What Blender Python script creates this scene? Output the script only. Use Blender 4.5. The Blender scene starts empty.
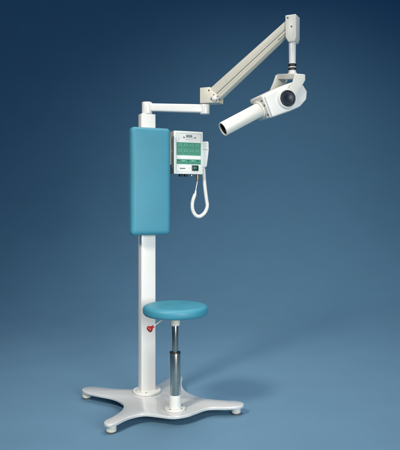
import bpy, bmesh, math, random
from mathutils import Matrix, Vector
R = math.radians
random.seed(4)
S = bpy.context.scene
COL = S.collection

# ------------------------------------------------------------------ camera
cam = bpy.data.objects.new('camera', bpy.data.cameras.new('camera'))
COL.objects.link(cam)
cam.location = (0, 0, 1.07)
cam.rotation_euler = (R(90), 0, 0)
cam.data.sensor_fit = 'VERTICAL'
cam.data.sensor_height = 36
cam.data.lens = 611 / 450 * 36
cam.data.shift_y = -25 / 450
cam.data.clip_end = 100
S.camera = cam

# ------------------------------------------------------------------ world and lamps
w = bpy.data.worlds.new('World'); S.world = w; w.use_nodes = True
bg = w.node_tree.nodes['Background']
bg.inputs[0].default_value = (0.16, 0.52, 1.0, 1)
bg.inputs[1].default_value = 0.19

def area(name, loc, target, size, power, color=(1, 1, 1), spread=180, sy=None):
    L = bpy.data.lights.new(name, 'AREA')
    L.shape = 'RECTANGLE'; L.size = size; L.size_y = sy or size
    L.energy = power; L.color = color; L.spread = R(spread)
    o = bpy.data.objects.new(name, L); COL.objects.link(o)
    o.location = loc
    o.rotation_euler = (Vector(target) - Vector(loc)).to_track_quat('-Z', 'Y').to_euler()
    return o
area('softbox_front', (1.3, 0.0, 1.3), (-0.1, 3.2, 0.70), 1.3, 16.5, (0.97, 1.0, 0.96), 70)
area('softbox_overhead', (0.5, 3.0, 4.3), (0.5, 3.1, 0), 2.4, 39, (1, 0.93, 0.90), 110)
area('softbox_left', (-1.64, 0.8, 2.9), (0.0, 3.2, 0.3), 0.55, 15, (1, 0.89, 0.74), 70)
area('backdrop_lamp', (1.2, 6.0, 5.0), (1.2, 6.6, 0), 2.6, 43, (0.88, 1.0, 0.97), 120)

S.view_settings.view_transform = 'Standard'
S.view_settings.look = 'None'
S.view_settings.exposure = 0
S.view_settings.gamma = 1
S.render.engine = 'CYCLES'

# ------------------------------------------------------------------ materials
def mat(name, col, rough=0.4, metal=0.0, coat=0.0, spec=0.5, var=0.0, scale=30, bump=0.0, bscale=200, detail=3, coat_rough=0.1):
    m = bpy.data.materials.new(name); m.use_nodes = True
    n = m.node_tree; b = n.nodes['Principled BSDF']
    b.inputs['Base Color'].default_value = (*col, 1)
    b.inputs['Roughness'].default_value = rough
    b.inputs['Metallic'].default_value = metal
    b.inputs['Coat Weight'].default_value = coat
    b.inputs['Coat Roughness'].default_value = coat_rough
    b.inputs['Specular IOR Level'].default_value = spec
    tc = n.nodes.new('ShaderNodeTexCoord')
    if var > 0:
        t = n.nodes.new('ShaderNodeTexNoise'); t.inputs['Scale'].default_value = scale; t.inputs['Detail'].default_value = detail
        n.links.new(tc.outputs['Object'], t.inputs['Vector'])
        r = n.nodes.new('ShaderNodeValToRGB')
        r.color_ramp.elements[0].position = 0.3; r.color_ramp.elements[1].position = 0.7
        r.color_ramp.elements[0].color = (*[c * (1 - var) for c in col], 1)
        r.color_ramp.elements[1].color = (*[min(1, c * (1 + var)) for c in col], 1)
        n.links.new(t.outputs['Fac'], r.inputs['Fac'])
        n.links.new(r.outputs['Color'], b.inputs['Base Color'])
        mr = n.nodes.new('ShaderNodeMapRange')
        mr.inputs['To Min'].default_value = rough * 0.85; mr.inputs['To Max'].default_value = min(1, rough * 1.15)
        n.links.new(t.outputs['Fac'], mr.inputs['Value']); n.links.new(mr.outputs['Result'], b.inputs['Roughness'])
    if bump > 0:
        t2 = n.nodes.new('ShaderNodeTexNoise'); t2.inputs['Scale'].default_value = bscale; t2.inputs['Detail'].default_value = 2
        n.links.new(tc.outputs['Object'], t2.inputs['Vector'])
        bp = n.nodes.new('ShaderNodeBump'); bp.inputs['Strength'].default_value = bump; bp.inputs['Distance'].default_value = 0.001
        n.links.new(t2.outputs['Fac'], bp.inputs['Height']); n.links.new(bp.outputs['Normal'], b.inputs['Normal'])
    return m

M = {
 'backdrop': mat('backdrop_paper', (0.118, 0.232, 0.340), 0.75, spec=0.25, var=0.025, scale=3),
 'white': mat('white_enamel', (0.76, 0.755, 0.73), 0.32, coat=0.3, var=0.012, scale=14, bump=0.10, bscale=260),
 'plate': mat('plate_enamel', (0.63, 0.64, 0.635), 0.22, coat=1.0, var=0.04, scale=160, bump=0.12, bscale=330, coat_rough=0.04),
 'cream': mat('cream_enamel', (0.62, 0.60, 0.515), 0.42, var=0.02, scale=20, bump=0.08, bscale=300),
 'head': mat('warm_white_plastic', (0.71, 0.70, 0.645), 0.38, var=0.012, scale=20, bump=0.06, bscale=400),
 'vinyl': mat('teal_vinyl', (0.044, 0.240, 0.335), 0.50, var=0.06, scale=7, bump=0.45, bscale=380, spec=0.45),
 'chrome': mat('brushed_chrome', (0.66, 0.61, 0.52), 0.24, metal=1.0, var=0.05, scale=60),
 'chrome_dark': mat('satin_steel', (0.56, 0.52, 0.44), 0.22, metal=1.0, var=0.05, scale=60),
 'black': mat('black_rubber', (0.012, 0.012, 0.014), 0.5, var=0.1, scale=40),
 'dial': mat('navy_dial_plastic', (0.010, 0.017, 0.028), 0.42, var=0.06, scale=60),
 'gap': mat('dark_gap', (0.13, 0.115, 0.085), 0.7),
 'screw': mat('dark_screw', (0.09, 0.085, 0.075), 0.4, metal=0.6),
 'case': mat('grey_case_metal', (0.36, 0.35, 0.31), 0.5, var=0.06, scale=30),
 'ivory': mat('ivory_plastic', (0.74, 0.71, 0.62), 0.45, var=0.02, scale=30),
 'rubber_grey': mat('grey_rubber', (0.10, 0.10, 0.10), 0.7, var=0.1, scale=50),
 'red': mat('red_plastic', (0.38, 0.016, 0.012), 0.28, coat=0.4, var=0.05, scale=60),
 'brass': mat('brass_strain_relief', (0.42, 0.24, 0.09), 0.35, metal=0.7, var=0.1, scale=90),
 'paper': mat('panel_white', (0.83, 0.84, 0.81), 0.35, var=0.01, scale=60),
 'green': mat('panel_green', (0.06, 0.29, 0.195), 0.4, var=0.05, scale=90),
 'green_line': mat('panel_green_line', (0.16, 0.34, 0.26), 0.4),
 'green_light': mat('panel_light_green', (0.17, 0.46, 0.34), 0.4),
 'green_dark': mat('panel_dark_green_ink', (0.025, 0.13, 0.09), 0.4),
 'ink': mat('panel_ink', (0.09, 0.10, 0.10), 0.5),
 'ink_light': mat('panel_grey_ink', (0.38, 0.42, 0.40), 0.5),
 'switch': mat('switch_black', (0.012, 0.035, 0.028), 0.25, coat=0.4),
 'switch_cap': mat('switch_green', (0.03, 0.16, 0.10), 0.3, coat=0.4),
 'cord': mat('white_cord', (0.80, 0.79, 0.75), 0.5, var=0.02, scale=60),
}

# ------------------------------------------------------------------ helpers
ROOTM = Matrix.Translation((-0.281, 3.238, 0)) @ Matrix.Rotation(R(25.5), 4, 'Z')
RI = ROOTM.inverted()
UNIT = Matrix.Identity(4)                                    # unit frame, origin on floor under the column
def frame(x, y, az):                                         # a turned frame of the arms, in unit coordinates
    return RI @ Matrix.Translation((x, y, 0)) @ Matrix.Rotation(R(az), 4, 'Z')
BEAM = frame(0.0249, 3.238, -25)
HEAD = frame(0.459, 3.038, 20)
ARM = frame(-0.281, 3.238, 0)

def finish(name, bm, m, parent, F=UNIT, angle=35, mats=None):
    bmesh.ops.recalc_face_normals(bm, faces=bm.faces[:])
    me = bpy.data.meshes.new(name); bm.transform(F); bm.to_mesh(me); bm.free()
    for x in (mats or [m]): me.materials.append(M[x])
    me.shade_smooth(); me.set_sharp_from_angle(angle=R(angle))
    o = bpy.data.objects.new(name, me); COL.objects.link(o)
    # put the origin at the centre of the part
    c = sum((Vector(v) for v in o.bound_box), Vector()) / 8
    me.transform(Matrix.Translation(-c))
    o.location = c
    if parent is not None:
        o.parent = parent
        if parent.get('_off') is not None: o.location = c - Vector(parent['_off'])
    o['_off'] = tuple(c)
    return o

def bevel(bm, w, seg=3, edges=None, ang=30):
    es = edges or [e for e in bm.edges if len(e.link_faces) == 2 and e.calc_face_angle(0) > R(ang)]
    if es: bmesh.ops.bevel(bm, geom=es, offset=w, segments=seg, profile=0.5, affect='EDGES', clamp_overlap=True)

def add_prism(bm, pts, a, b, plane='XZ', bev=0, seg=3, mi=0):
    t = bmesh.new()
    def P(u, v, d): return (u, d, v) if plane == 'XZ' else ((u, v, d) if plane == 'XY' else (d, u, v))
    A = [t.verts.new(P(u, v, a)) for u, v in pts]; B = [t.verts.new(P(u, v, b)) for u, v in pts]
    n = len(pts)
    t.faces.new(A); t.faces.new(B[::-1])
    for i in range(n): t.faces.new((A[i], B[i], B[(i + 1) % n], A[(i + 1) % n]))
    bmesh.ops.recalc_face_normals(t, faces=t.faces[:])
    if bev: bevel(t, bev, seg, ang=20)
    for f in t.faces: f.material_index = mi
    merge(bm, t)

def merge(bm, t, F=None):
    if F is not None: t.transform(F)
    me = bpy.data.meshes.new('tmp'); t.to_mesh(me); t.free(); bm.from_mesh(me); bpy.data.meshes.remove(me)

def add_box(bm, x0, x1, y0, y1, z0, z1, bev=0, seg=3, mi=0):
    add_prism(bm, [(x0, y0), (x1, y0), (x1, y1), (x0, y1)], z0, z1, 'XY', bev, seg, mi)

def add_lathe(bm, prof, p0=(0, 0, 0), axis=(0, 0, 1), n=48, mi=0, cap0=True, cap1=True):
    """prof: list of (radius, distance along axis)"""
    q = Vector(axis).normalized().to_track_quat('Z', 'Y').to_matrix().to_4x4()
    T = Matrix.Translation(p0) @ q
    rings = []
    for r, h in prof:
        rings.append([bm.verts.new(T @ Vector((r * math.cos(2 * math.pi * i / n), r * math.sin(2 * math.pi * i / n), h))) for i in range(n)])
    for a, b in zip(rings, rings[1:]):
        for i in range(n):
            f = bm.faces.new((a[i], a[(i + 1) % n], b[(i + 1) % n], b[i])); f.material_index = mi
    if cap0: bm.faces.new(rings[0][::-1]).material_index = mi
    if cap1: bm.faces.new(rings[-1]).material_index = mi

def cyl_prof(r, h0, h1, b=0.0015, r1=None):
    r1 = r if r1 is None else r1
    out = []
    for k in range(4):
        a = math.pi / 2 * k / 3
        out.append((r - b + b * math.sin(a), h0 + b - b * math.cos(a)))
    for k in range(4):
        a = math.pi / 2 * k / 3
        out.append((r1 - b + b * math.cos(a), h1 - b + b * math.sin(a)))
    return out

def add_cyl(bm, p0, p1, r, b=0.0015, r1=None, n=48, mi=0):
    p0 = Vector(p0); p1 = Vector(p1); d = p1 - p0
    add_lathe(bm, cyl_prof(r, 0, d.length, b, r1), p0, d, n, mi)

def catmull(pts, k=8, closed=True):
    out = []; n = len(pts)
    rng = range(n) if closed else range(n - 1)
    for i in rng:
        g = (lambda j: pts[j % n]) if closed else (lambda j: pts[max(0, min(n - 1, j))])
        p0, p1, p2, p3 = (Vector(g(i + d)) for d in (-1, 0, 1, 2))
        for s in range(k):
            t = s / k
            out.append(0.5 * ((2 * p1) + (p2 - p0) * t + (2 * p0 - 5 * p1 + 4 * p2 - p3) * t * t + (3 * p1 - p0 - 3 * p2 + p3) * t ** 3))
    if not closed: out.append(Vector(pts[-1]))
    return out

def add_tube(bm, path, r, n=10, mi=0):
    path = [Vector(p) for p in path]; rings = []
    up = None
    for i, p in enumerate(path):
        t = (path[min(i + 1, len(path) - 1)] - path[max(i - 1, 0)]).normalized()
        if up is None: up = t.orthogonal().normalized()
        up = (up - t * up.dot(t)).normalized(); s = t.cross(up)
        rings.append([bm.verts.new(p + r * (up * math.cos(2 * math.pi * j / n) + s * math.sin(2 * math.pi * j / n))) for j in range(n)])
    for a, b in zip(rings, rings[1:]):
        for i in range(n): bm.faces.new((a[i], a[(i + 1) % n], b[(i + 1) % n], b[i])).material_index = mi
    bm.faces.new(rings[0][::-1]); bm.faces.new(rings[-1])

def rounded_box(sx, sy, sz, r, N=(24, 10, 48), dome=0.0):
    """soft upholstered block; the front (-y) bulges by dome"""
    t = bmesh.new(); bmesh.ops.create_cube(t, size=2)
    bmesh.ops.subdivide_edges(t, edges=t.edges[:], cuts=31, use_grid_fill=True)
    h = Vector((sx / 2, sy / 2, sz / 2))
    for v in t.verts:
        u = v.co.copy()
        for i in range(3):                                   # crowd the grid towards the edges
            a = u[i]; u[i] = math.copysign(1 - (1 - abs(a)) ** 1.7, a) * h[i]
        c = Vector([max(-h[i] + r, min(h[i] - r, u[i])) for i in range(3)])
        d = u - c
        p = c + d.normalized() * min(r, r) if d.length > 1e-9 else u
        if p.y < 0:
            fx = 1 - (p.x / h.x) ** 2; fz = 1 - (p.z / h.z) ** 4
            p.y -= dome * max(0, fx) ** 0.8 * max(0, fz)
        v.co = p
    return t

def screw(parent, p, axis, r, F=UNIT, m='screw', name='screw'):
    bm = bmesh.new()
    p = Vector(p); a = Vector(axis).normalized()
    add_cyl(bm, p - a * 0.002, p + a * 0.0015, r, 0.0005, n=20)
    return finish(name, bm, m, parent, F)

def tag(o, label, cat):
    o['label'] = label; o['category'] = cat

# ------------------------------------------------------------------ setting: seamless studio backdrop (one sheet)
def backdrop():
    bm = bmesh.new(); prof = []
    y0, rad, top = 5.2, 3.8, 7.5
    prof += [(-3.0, 0), (0, 0), (2, 0), (3.5, 0), (4.4, 0)]
    for k in range(33):
        a = math.pi / 2 * k / 32
        prof.append((y0 + rad * math.sin(a), rad - rad * math.cos(a)))
    prof.append((y0 + rad, top))
    xs = [-7 + 14 * i / 14 for i in range(15)]
    g = [[bm.verts.new((x, y, z)) for x in xs] for y, z in prof]
    for a, b in zip(g, g[1:]):
        for i in range(len(xs) - 1): bm.faces.new((a[i], a[i + 1], b[i + 1], b[i]))
    me = bpy.data.meshes.new('backdrop'); bm.to_mesh(me); bm.free()
    me.materials.append(M['backdrop']); me.shade_smooth()
    o = bpy.data.objects.new('backdrop', me); COL.objects.link(o); o['kind'] = 'structure'
backdrop()

# ------------------------------------------------------------------ the x-ray unit
root = bpy.data.objects.new('dental_xray_unit', None); COL.objects.link(root)
root.matrix_world = ROOTM
tag(root, 'white dental x-ray stand on four-footed base plate with teal backrest, stool seat and jointed arm', 'x-ray machine')

# base plate
SX, SY = 0.029, -0.310                                       # stool post
out = [(-.333,-.332),(-.320,-.360),(-.283,-.356),(-.205,-.308),(-.128,-.298),(-.072,-.342),(-.015,-.393),(.055,-.398),(.112,-.378),
       (.190,-.355),(.285,-.392),(.345,-.402),(.377,-.372),(.365,-.328),(.310,-.290),(.228,-.212),(.197,-.120),(.200,-.027),
       (.233,.072),(.272,.150),(.286,.190),(.268,.218),(.235,.212),(.190,.180),(.120,.118),(.060,.090),(0,.084),(-.06,.090),
       (-.130,.132),(-.210,.205),(-.245,.230),(-.281,.224),(-.299,.195),(-.291,.150),(-.247,.080),(-.187,-.010),(-.170,-.110),
       (-.200,-.195),(-.262,-.262),(-.315,-.298)]
pts = [(p[0], p[1]) for p in catmull([(a, b, 0) for a, b in out], 5)]
bm = bmesh.new(); add_prism(bm, pts, 0.036, 0.051, 'XY', 0.0035, 3)
plate = finish('base_plate', bm, 'plate', root)
for x, y in ((-.298,-.330), (.338,-.362), (.255,.185), (-.272,.196)):
    bm = bmesh.new(); add_lathe(bm, cyl_prof(0.0235, 0.007, 0.0358, 0.002, 0.0235), (x, y, 0))
    ft = finish('foot', bm, 'ivory', root)
    bm = bmesh.new(); add_lathe(bm, cyl_prof(0.0205, 0.0, 0.0068, 0.002), (x, y, 0))
    finish('rubber_pad', bm, 'rubber_grey', ft)

# column
bm = bmesh.new(); add_box(bm, -.040, .040, -.025, .025, 0.0515, 1.524, 0.004, 4)
colm = finish('column', bm, 'white', root)
bm = bmesh.new(); add_lathe(bm, cyl_prof(0.074, 0.0514, 0.066, 0.003), (0, 0, 0), n=72)
fl = finish('flange', bm, 'white', colm)
for a in (-115, -10, 170):
    screw(colm, (0.058 * math.cos(R(a)), 0.058 * math.sin(R(a)), 0.066), (0, 0, 1), 0.0036)
bm = bmesh.new(); add_lathe(bm, cyl_prof(0.0272, 1.5242, 1.588, 0.004), (0, 0, 0), n=64)
cap = finish('pivot_cap', bm, 'white', root)

# backrest
t = rounded_box(0.217, 0.058, 0.557, 0.020, dome=0.004)
bm = bmesh.new(); merge(bm, t, Matrix.Translation((-0.0080, -0.064, 1.1665)))
backrest = finish('backrest', bm, 'vinyl', root, angle=80)
bm = bmesh.new(); add_box(bm, -.085, .085, -.0345, -.0255, .91, 1.43, .002)
finish('backing_board', bm, 'case', backrest)

# horizontal arm
bm = bmesh.new()
t = bmesh.new(); add_box(t, 0.020, 0.300, -.021, .021, 1.5395, 1.580, 0.007, 4)
for v in t.verts:
    k = (v.co.x - .02) / .28
    v.co.z += -0.007 * k + (0.0015 * k if v.co.z > 1.56 else -0.0015 * k)
merge(bm, t)
arm = finish('horizontal_arm', bm, 'white', root, ARM)
bm = bmesh.new(); add_lathe(bm, cyl_prof(0.0262, 1.524, 1.5775, 0.004), (0.3059, 0, 0), n=48)
finish('pivot_sleeve', bm, 'white', arm, ARM)

# elbow bracket of the spring arm
bm = bmesh.new()
poly = [(-.012,1.660),(-.012,1.579),(.092,1.5765),(.092,1.614),(.058,1.640),(.046,1.660)]
add_prism(bm, poly, -.034, -.029, bev=.0012); add_prism(bm, poly, .029, .034, bev=.0012)
add_box(bm, -.012, -.007, -.0288, .0288, 1.580, 1.659, 0)
add_prism(bm, [(-.007,1.580),(.091,1.5775),(.091,1.581),(-.007,1.584)], -.0288, .0288)
br = finish('elbow_bracket', bm, 'cream', root, BEAM)
for s, z, r in ((.040,1.643,.0045), (.055,1.597,.005), (.088,1.609,.0035), (.068,1.618,.0035)):
    screw(br, (s, -.034, z), (0, -1, 0), r, BEAM)
bm = bmesh.new(); add_prism(bm, [(.060,1.585),(.088,1.583),(.088,1.592),(.076,1.602)], -.0362, -.0342)
finish('stop_plate', bm, 'gap', br, BEAM)
bm = bmesh.new(); add_cyl(bm, (.075, -.0345, 1.597), (.075, -.050, 1.597), .0135, .003)
add_cyl(bm, (.075, -.0495, 1.597), (.075, -.054, 1.597), .009, .002)
finish('knob', bm, 'white', br, BEAM)

# spring arm: upper cover, dark gap, lower rod cover
U0, U1 = Vector((.028, 0, 1.645)), Vector((.462, 0, 1.9665))
L0, L1 = Vector((.089, 0, 1.595)), Vector((.462, 0, 1.897))
def mix(a, b, t): return (a[0] + (b[0] - a[0]) * t, a[2] + (b[2] - a[2]) * t)
def strip(f0, f1): return [mix(U0, L0, f0), mix(U0, L0, f1), mix(U1, L1, f1), mix(U1, L1, f0)]
bm = bmesh.new(); add_prism(bm, strip(0, .60), -.0245, .0245, bev=.004)
sa = finish('spring_arm', bm, 'cream', root, BEAM)
bm = bmesh.new(); add_prism(bm, strip(.45, .97), -.0195, .0195)
finish('gap_filler', bm, 'gap', sa, BEAM)
bm = bmesh.new(); add_prism(bm, strip(.645, 1.0), -.0235, .0235, bev=.003)
finish('lower_cover', bm, 'cream', sa, BEAM)
def along(fr, s0, s1, w):
    a = [mix(U0, L0, fr), mix(U0, L0, fr + w)]; b = [mix(U1, L1, fr), mix(U1, L1, fr + w)]
    g = lambda p, q, t: (p[0] + (q[0] - p[0]) * t, p[1] + (q[1] - p[1]) * t)
    return [g(a[0], b[0], s0), g(a[1], b[1], s0), g(a[1], b[1], s1), g(a[0], b[0], s1)]
bm = bmesh.new(); add_prism(bm, along(.80, .04, .90, .022), -.0243, -.0234)
finish('cover_seam', bm, 'case', sa, BEAM)
bm = bmesh.new(); add_prism(bm, along(.86, .87, .985, .05), -.0246, -.0236)
finish('slot', bm, 'gap', sa, BEAM)

# head bracket and drop stem
bm = bmesh.new()
add_prism(bm, [(.452,1.982),(.452,1.877),(.466,1.850),(.500,1.850),(.507,1.872),(.507,1.982)], -.034, .036, bev=.004, seg=3)
hb = finish('shoulder_bracket', bm, 'head', root, BEAM)
screw(hb, (.465, -.034, 1.968), (0, -1, 0), .0045, BEAM)
screw(hb, (.484, -.034, 1.923), (0, -1, 0), .0045, BEAM)
bm = bmesh.new(); add_lathe(bm, [(.0175,1.851),(.0180,1.845),(.0172,1.80),(.0168,1.750),(.0180,1.749),(.0190,1.747),(.0190,1.714),(.0186,1.698)], (0,0,0), n=40)
stem = finish('drop_stem', bm, 'white', root, HEAD)
for a, b in ((1.7315, 1.7465), (1.7135, 1.7265)):
    bm = bmesh.new(); add_lathe(bm, cyl_prof(.0203, a, b, .001), (0,0,0), n=40)
    finish('ring', bm, 'black', stem, HEAD)

# yoke
bm = bmesh.new()
near = [(-.036,1.676),(.020,1.678),(.021,1.650),(.000,1.618),(-.028,1.580),(-.046,1.535),(-.070,1.522),(-.094,1.535),(-.098,1.562),(-.072,1.600),(-.046,1.640)]
far  = [(-.040,1.708),(.014,1.708),(.026,1.684),(.004,1.640),(-.020,1.590),(-.056,1.535),(-.078,1.522),(-.100,1.535),(-.104,1.562),(-.082,1.610),(-.056,1.665)]
add_prism(bm, near, -.092, -.084, bev=.002); add_prism(bm, far, .097, .105, bev=.002)
t = bmesh.new(); add_box(t, -.034, .018, -.0885, .1010, 1.671, 1.697, .003)
for v in t.verts: v.co.z += .0165 * (v.co.y / .09) - (.0 if v.co.z > 1.69 else 0)
for v in t.verts: v.co.z -= .0015
merge(bm, t)
add_lathe(bm, cyl_prof(.024, 1.690, 1.7005, .002), (0, 0, 0), n=40)
yoke = finish('yoke', bm, 'head', root, HEAD)

# tube head
side = [(-.201,1.566),(-.099,1.617),(-.023,1.648),(.012,1.646),(.044,1.600),(.040,1.560),(.004,1.522),(-.045,1.501),(-.149,1.463)]
bm = bmesh.new(); add_prism(bm, side, -.062, .076, bev=.009, seg=4)
hd = finish('tube_head', bm, 'head', root, HEAD)
cov = [(-.187,1.562),(-.097,1.610),(-.023,1.645),(.011,1.643),(.042,1.600),(.038,1.561),(.003,1.524),(-.046,1.504),(-.146,1.467)]
bm = bmesh.new(); add_prism(bm, cov, -.074, -.058, bev=.006, seg=4)
finish('side_cover', bm, 'white', hd, HEAD)
K = (-.073, 1.557)
bm = bmesh.new(); add_lathe(bm, [(.050, 0), (.0485, .008), (.047, .015), (.045, .0175), (.0405, .0177), (.0395, .0135)], (K[0], -.072, K[1]), (0, -1, 0), n=64)
kb = finish('dial', bm, 'white', root, HEAD)
bm = bmesh.new(); add_lathe(bm, [(.0392, 0), (.0392, .0095), (.0378, .0115), (.0345, .0118), (.0325, .0100), (.031, .0096), (.0295, .0108), (.016, .0108), (.0145, .0098), (.001, .0098)], (K[0], -.0850, K[1]), (0, -1, 0), n=64)
finish('dial_face', bm, 'dial', kb, HEAD)
bm = bmesh.new()
# collimator mount on the front face
fd = Vector((-.8944, 0, -.4472)); fc = Vector((-.1752, 0.004, 1.512))
add_cyl(bm, fc - fd * .004, fc + fd * .010, .0445, .004)
mt = finish('mount_ring', bm, 'head', hd, HEAD)
up = Vector((-.4472, 0, .8944))
for a, b in ((-.052, .036), (-.054, -.036), (.054, .036), (.052, -.036), (-.058, .012)):
    screw(hd, fc + Vector((0, a, 0)) + up * b, fd, .0045, HEAD)
d = Vector((-.882, 0, -.470)).normalized()
bm = bmesh.new()
L = 0.229
add_lathe(bm, [(.0355, 0), (.0352, .02), (.0348, L - .002), (.0340, L), (.0300, L), (.0295, L - .003), (.0290, .03)], fc - d * .006 + Vector((0, -.002, 0)), d, n=56)
cn = finish('aiming_cone', bm, 'head', root, HEAD)
bm = bmesh.new(); add_lathe(bm, [(.0287, 0.04), (.0287, L - .006), (.0278, L - .006), (.0278, .05), (.001, .049)], fc - d * .006 + Vector((0, -.002, 0)), d, n=40, cap0=True, cap1=True)
finish('dark_liner', bm, 'black', cn, HEAD)

# control box
BX0, BX1, BY0, BY1, BZ0, BZ1 = .139, .309, -.040, .034, 1.211, 1.440
bm = bmesh.new(); add_box(bm, BX0, BX1, BY0 + .006, BY1, BZ0, BZ1, .003)
cb = finish('control_box', bm, 'case', root)
bm = bmesh.new(); add_box(bm, BX0 - .001, BX1 + .001, BY0, BY0 + .0065, BZ0 - .001, BZ1 + .001, .0025)
finish('front_frame', bm, 'paper', cb)
bm = bmesh.new(); add_box(bm, .0402, BX0 - .0002, -.006, .018, 1.26, 1.40, .001); 
finish('mounting_bracket', bm, 'case', cb)
for z in (1.33, 1.40, 1.25): screw(cb, (BX0, -.012, z), (-1, 0, 0), .004, m='ivory')

mats = ['paper', 'green_line', 'green', 'green_light', 'green_dark', 'ink', 'ink_light']
bm = bmesh.new()
W, Hh = BX1 - BX0, BZ1 - BZ0
lay = {0: .0004, 1: .0008, 2: .0008, 3: .0012, 4: .0016, 5: .0012, 6: .0012}
def mark(u0, u1, v0, v1, mi, extra=0.0):                      # u, v: fractions of the panel from its top left
    y = BY0 - lay[mi] - extra
    p = [(BX0 + u * W, y, BZ1 - v * Hh) for u, v in ((u0, v0), (u1, v0), (u1, v1), (u0, v1))]
    bm.faces.new([bm.verts.new(q) for q in p]).material_index = mi
mark(.04, .96, .03, .975, 0)
for a in ((.07, .078, .05, .955), (.932, .940, .05, .955)): mark(*a, 1)
for a in ((.078, .932, .05, .055), (.078, .932, .95, .955)): mark(*a, 1)
mark(.085, .925, .262, .565, 2); mark(.085, .925, .655, .775, 2)
# top: display window, two key marks, small print
mark(.42, .62, .085, .135, 5); mark(.44, .60, .098, .122, 6, .0004)
mark(.39, .42, .15, .158, 6); mark(.62, .65, .15, .158, 6)
for cx in (.335, .725):
    mark(cx - .028, cx + .028, .125, .165, 6); mark(cx - .014, cx + .014, .135, .155, 5, .0004)
mark(.36, .69, .143, .148, 6)
for i in range(9): mark(.40 + i * .027, .418 + i * .027, .185, .195, 6)
for v in (.105, .145, .18): mark(.14, .185, v, v + .012, 6)
for v in (.215, .235): mark(.14, .17, v, v + .006, 6)
# big green field: two rows of keys with symbols
for r in range(2):
    for c in range(4):
        u = .155 + c * .20; v = .295 + r * .135
        mark(u, u + .10, v, v + .055, 3)
        mark(u + .018, u + .082, v + .012, v + .024, 4); mark(u + .03, u + .07, v + .030, v + .043, 4)
        for k in range(3): mark(u + .004 + k * .036, u + .024 + k * .036, v + .068, v + .077, 4)
for c in range(5):
    u = .115 + c * .165
    mark(u, u + .085, .675, .705, 3 if c % 2 else 4)
    for k in range(3): mark(u + k * .034, u + .024 + k * .034, .733, .744, 4)
    mark(u + .02, u + .065, .715, .721, 3)
# maker's plate line at lower left, small print beside the switch
for i in range(6): mark(.20 + i * .031, .226 + i * .031, .862, .886, 5)
mark(.51, .535, .85, .862, 6); mark(.50, .545, .872, .877, 6)
mark(.885, .90, .85, .862, 6)
finish('panel_print', bm, None, cb, mats=mats)
bm = bmesh.new(); x = BX0 + .605 * W; x1 = BX0 + .835 * W; z1 = BZ1 - .795 * Hh; z0 = BZ1 - .925 * Hh
add_box(bm, x, x1, BY0 - .006, BY0 - .0006, z0, z1, .0015)
sw = finish('power_switch', bm, 'switch', cb)
bm = bmesh.new(); add_box(bm, x + .011, x1 - .011, BY0 - .009, BY0 - .0058, z0 + .008, z1 - .007, .001)
finish('rocker', bm, 'switch_cap', cb)
for xx, r, dz in ((.190, .011, .014), (.219, .011, .014), (.254, .006, .012)):
    bm = bmesh.new(); add_cyl(bm, (xx, -.012, BZ0 - .001), (xx, -.012, BZ0 - dz), r, .002, n=28)
    finish('port', bm, 'black' if r > .01 else 'chrome', cb)

# stool: seat, gas lift, lever
bm = bmesh.new()
rs = .163; prof = []
for rr, zz in ((.001,.5625),(.05,.5624),(.10,.5618),(.132,.5602),(.146,.5575),(.1535,.5530),(.1575,.5460),(.1587,.5380),(.1585,.5290),(.1562,.5210),(.1515,.5155),(.144,.5125),(.12,.5112),(.001,.5110)):
    prof.append((rr, zz))
pr = [(p[0], p[1]) for p in catmull([(a, b, 0) for a, b in prof], 3, closed=False)]
add_lathe(bm, pr, (SX + .003, SY, 0), n=96)
seat = finish('seat', bm, 'vinyl', root, angle=80)
bm = bmesh.new(); add_lathe(bm, cyl_prof(.085, .5035, .5104, .002), (SX, SY, 0), n=80)
finish('seat_board', bm, 'black', seat)
bm = bmesh.new(); add_box(bm, SX - .06, SX + .06, SY - .05, SY + .05, .4985, .5033, .001)
finish('seat_bracket', bm, 'ivory', seat)
bm = bmesh.new(); add_lathe(bm, [(.0225,.498),(.0235,.496),(.0235,.470),(.0222,.462),(.0205,.4605)], (SX, SY, 0), n=40)
finish('seat_collar', bm, 'ivory', seat)
bm = bmesh.new(); add_lathe(bm, cyl_prof(.0165, .30, .4615, .0005), (SX, SY, 0), n=40)
finish('piston', bm, 'chrome_dark', root)
bm = bmesh.new(); add_lathe(bm, cyl_prof(.0268, .1195, .328, .001), (SX, SY, 0), n=48)
sl = finish('lift_sleeve', bm, 'chrome', root)
bm = bmesh.new(); add_lathe(bm, [(.0269,.3270),(.0269,.330),(.0260,.3325),(.0195,.3330),(.0170,.331)], (SX, SY, 0), n=48)
finish('sleeve_ring', bm, 'black', sl)
bm = bmesh.new(); add_lathe(bm, [(.0305,.0625),(.0305,.066),(.0295,.073),(.0285,.085),(.0282,.122),(.0272,.1245),(.0262,.1250)], (SX, SY, 0), n=48)
sb = finish('post_socket', bm, 'white', root)
bm = bmesh.new(); add_lathe(bm, cyl_prof(.0505, .0513, .0626, .003), (SX, SY, 0), n=56)
finish('flange', bm, 'white', sb)
for a in (-150, -62, 20, 110):
    screw(sb, (SX + .041 * math.cos(R(a)), SY + .041 * math.sin(R(a)), .0626), (0, 0, 1), .0038)
# lever towards the left, in world directions
def wp(x, y, z): return RI @ Vector((x, y, z))
a, b = wp(-.1238 - .045, 2.955, .502), wp(-.1238 - .104, 2.930, .461)
bm = bmesh.new(); add_tube(bm, [a, a + (b - a) * .5, b], .0036, 12)
lv = finish('height_lever', bm, 'ivory', root)
bm = bmesh.new()
ax = (b - a).normalized()
add_lathe(bm, [(.0050, -.008), (.0062, -.007), (.0068, .000), (.0085, .006), (.0135, .010), (.0160, .014), (.0163, .019), (.0138, .0245), (.008, .0275), (.001, .028)], b, ax, n=36)
finish('lever_knob', bm, 'red', lv)

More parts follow.
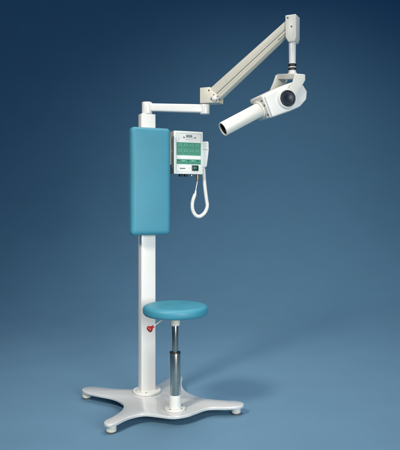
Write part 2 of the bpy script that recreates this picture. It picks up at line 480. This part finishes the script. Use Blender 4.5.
# ------------------------------------------------------------------ hand switch hanging at the box, with its coiled cord
hs_off = Vector((.333, .004, 1.250))
hs = bpy.data.objects.new('hand_switch', None); COL.objects.link(hs)
hs.matrix_world = ROOTM
tag(hs, 'white hand switch with looped coiled cord, hung on right side of the control box', 'hand switch')
bm = bmesh.new()
add_prism(bm, [(.3115,1.252),(.3115,1.352),(.3145,1.390),(.352,1.393),(.356,1.386),(.357,1.345),(.351,1.300),(.345,1.258),(.338,1.250)], -.020, .022, bev=.005, seg=4)
h = finish('handle', bm, 'paper', hs)
bm = bmesh.new(); add_prism(bm, [(.318,1.3455),(.318,1.3485),(.3575,1.3485),(.3575,1.3455)], -.0206, .0222)
finish('seam', bm, 'ink_light', h)
bm = bmesh.new(); add_prism(bm, [(.3108,1.275),(.3108,1.335),(.3165,1.335),(.3165,1.275)], -.024, .026, bev=.0015)
finish('holder_clip', bm, 'paper', h)
bm = bmesh.new(); add_cyl(bm, (.333, .001, 1.254), (.334, .001, 1.232), .0075, .001, r1=.006, n=24)
finish('strain_relief', bm, 'cord', h)
ctrl = [(.334,.001,1.246),(.337,.001,1.19),(.343,0,1.13),(.351,-.001,1.07),(.355,-.002,1.035),(.341,-.004,1.003),(.318,-.006,.984),(.297,-.008,.979),(.276,-.009,.991),(.261,-.010,1.022),(.262,-.010,1.062),(.277,-.010,1.103)]
path = catmull(ctrl, 60, closed=False)
# resample evenly and wind the wire round the path
seg = [0]
for p, q in zip(path, path[1:]): seg.append(seg[-1] + (q - p).length)
tot = seg[-1]; pitch = .0057; per = 14; n = int(tot / pitch * per)
coil = []; j = 0; upv = None
for i in range(n + 1):
    s = tot * i / n
    while j < len(seg) - 2 and seg[j + 1] < s: j += 1
    f = (s - seg[j]) / max(1e-9, seg[j + 1] - seg[j]); p = path[j].lerp(path[j + 1], f)
    tg = (path[min(j + 3, len(path) - 1)] - path[max(j - 3, 0)]).normalized()
    if upv is None: upv = Vector((0, 1, 0))
    upv = (upv - tg * upv.dot(tg)).normalized(); sd = tg.cross(upv)
    an = 2 * math.pi * s / pitch
    rr = .0073 * min(1, .35 + s / .01, .35 + (tot - s) / .008)
    coil.append(p + rr * (upv * math.cos(an) + sd * math.sin(an)))
bm = bmesh.new(); add_tube(bm, coil, .0033, 7)
cc = finish('coiled_cord', bm, 'cord', hs, angle=80)
tail = catmull([coil[-1], (.279,-.010,1.112),(.284,-.010,1.14),(.289,-.011,1.165),(.290,-.012,1.180)], 8, closed=False)
bm = bmesh.new(); add_tube(bm, tail, .0026, 8)
finish('straight_lead', bm, 'cord', hs)
bm = bmesh.new(); add_cyl(bm, (.2895,-.012,1.172), (.290,-.012,1.2095), .0055, .001, r1=.008, n=24)
finish('plug', bm, 'brass', hs)
bm = bmesh.new(); add_cyl(bm, (.2775,-.010,1.100), (.281,-.010,1.122), .0066, .001, r1=.004, n=20)
finish('cord_sleeve', bm, 'cord', cc)

for o in bpy.data.objects:
    if '_off' in o: del o['_off']
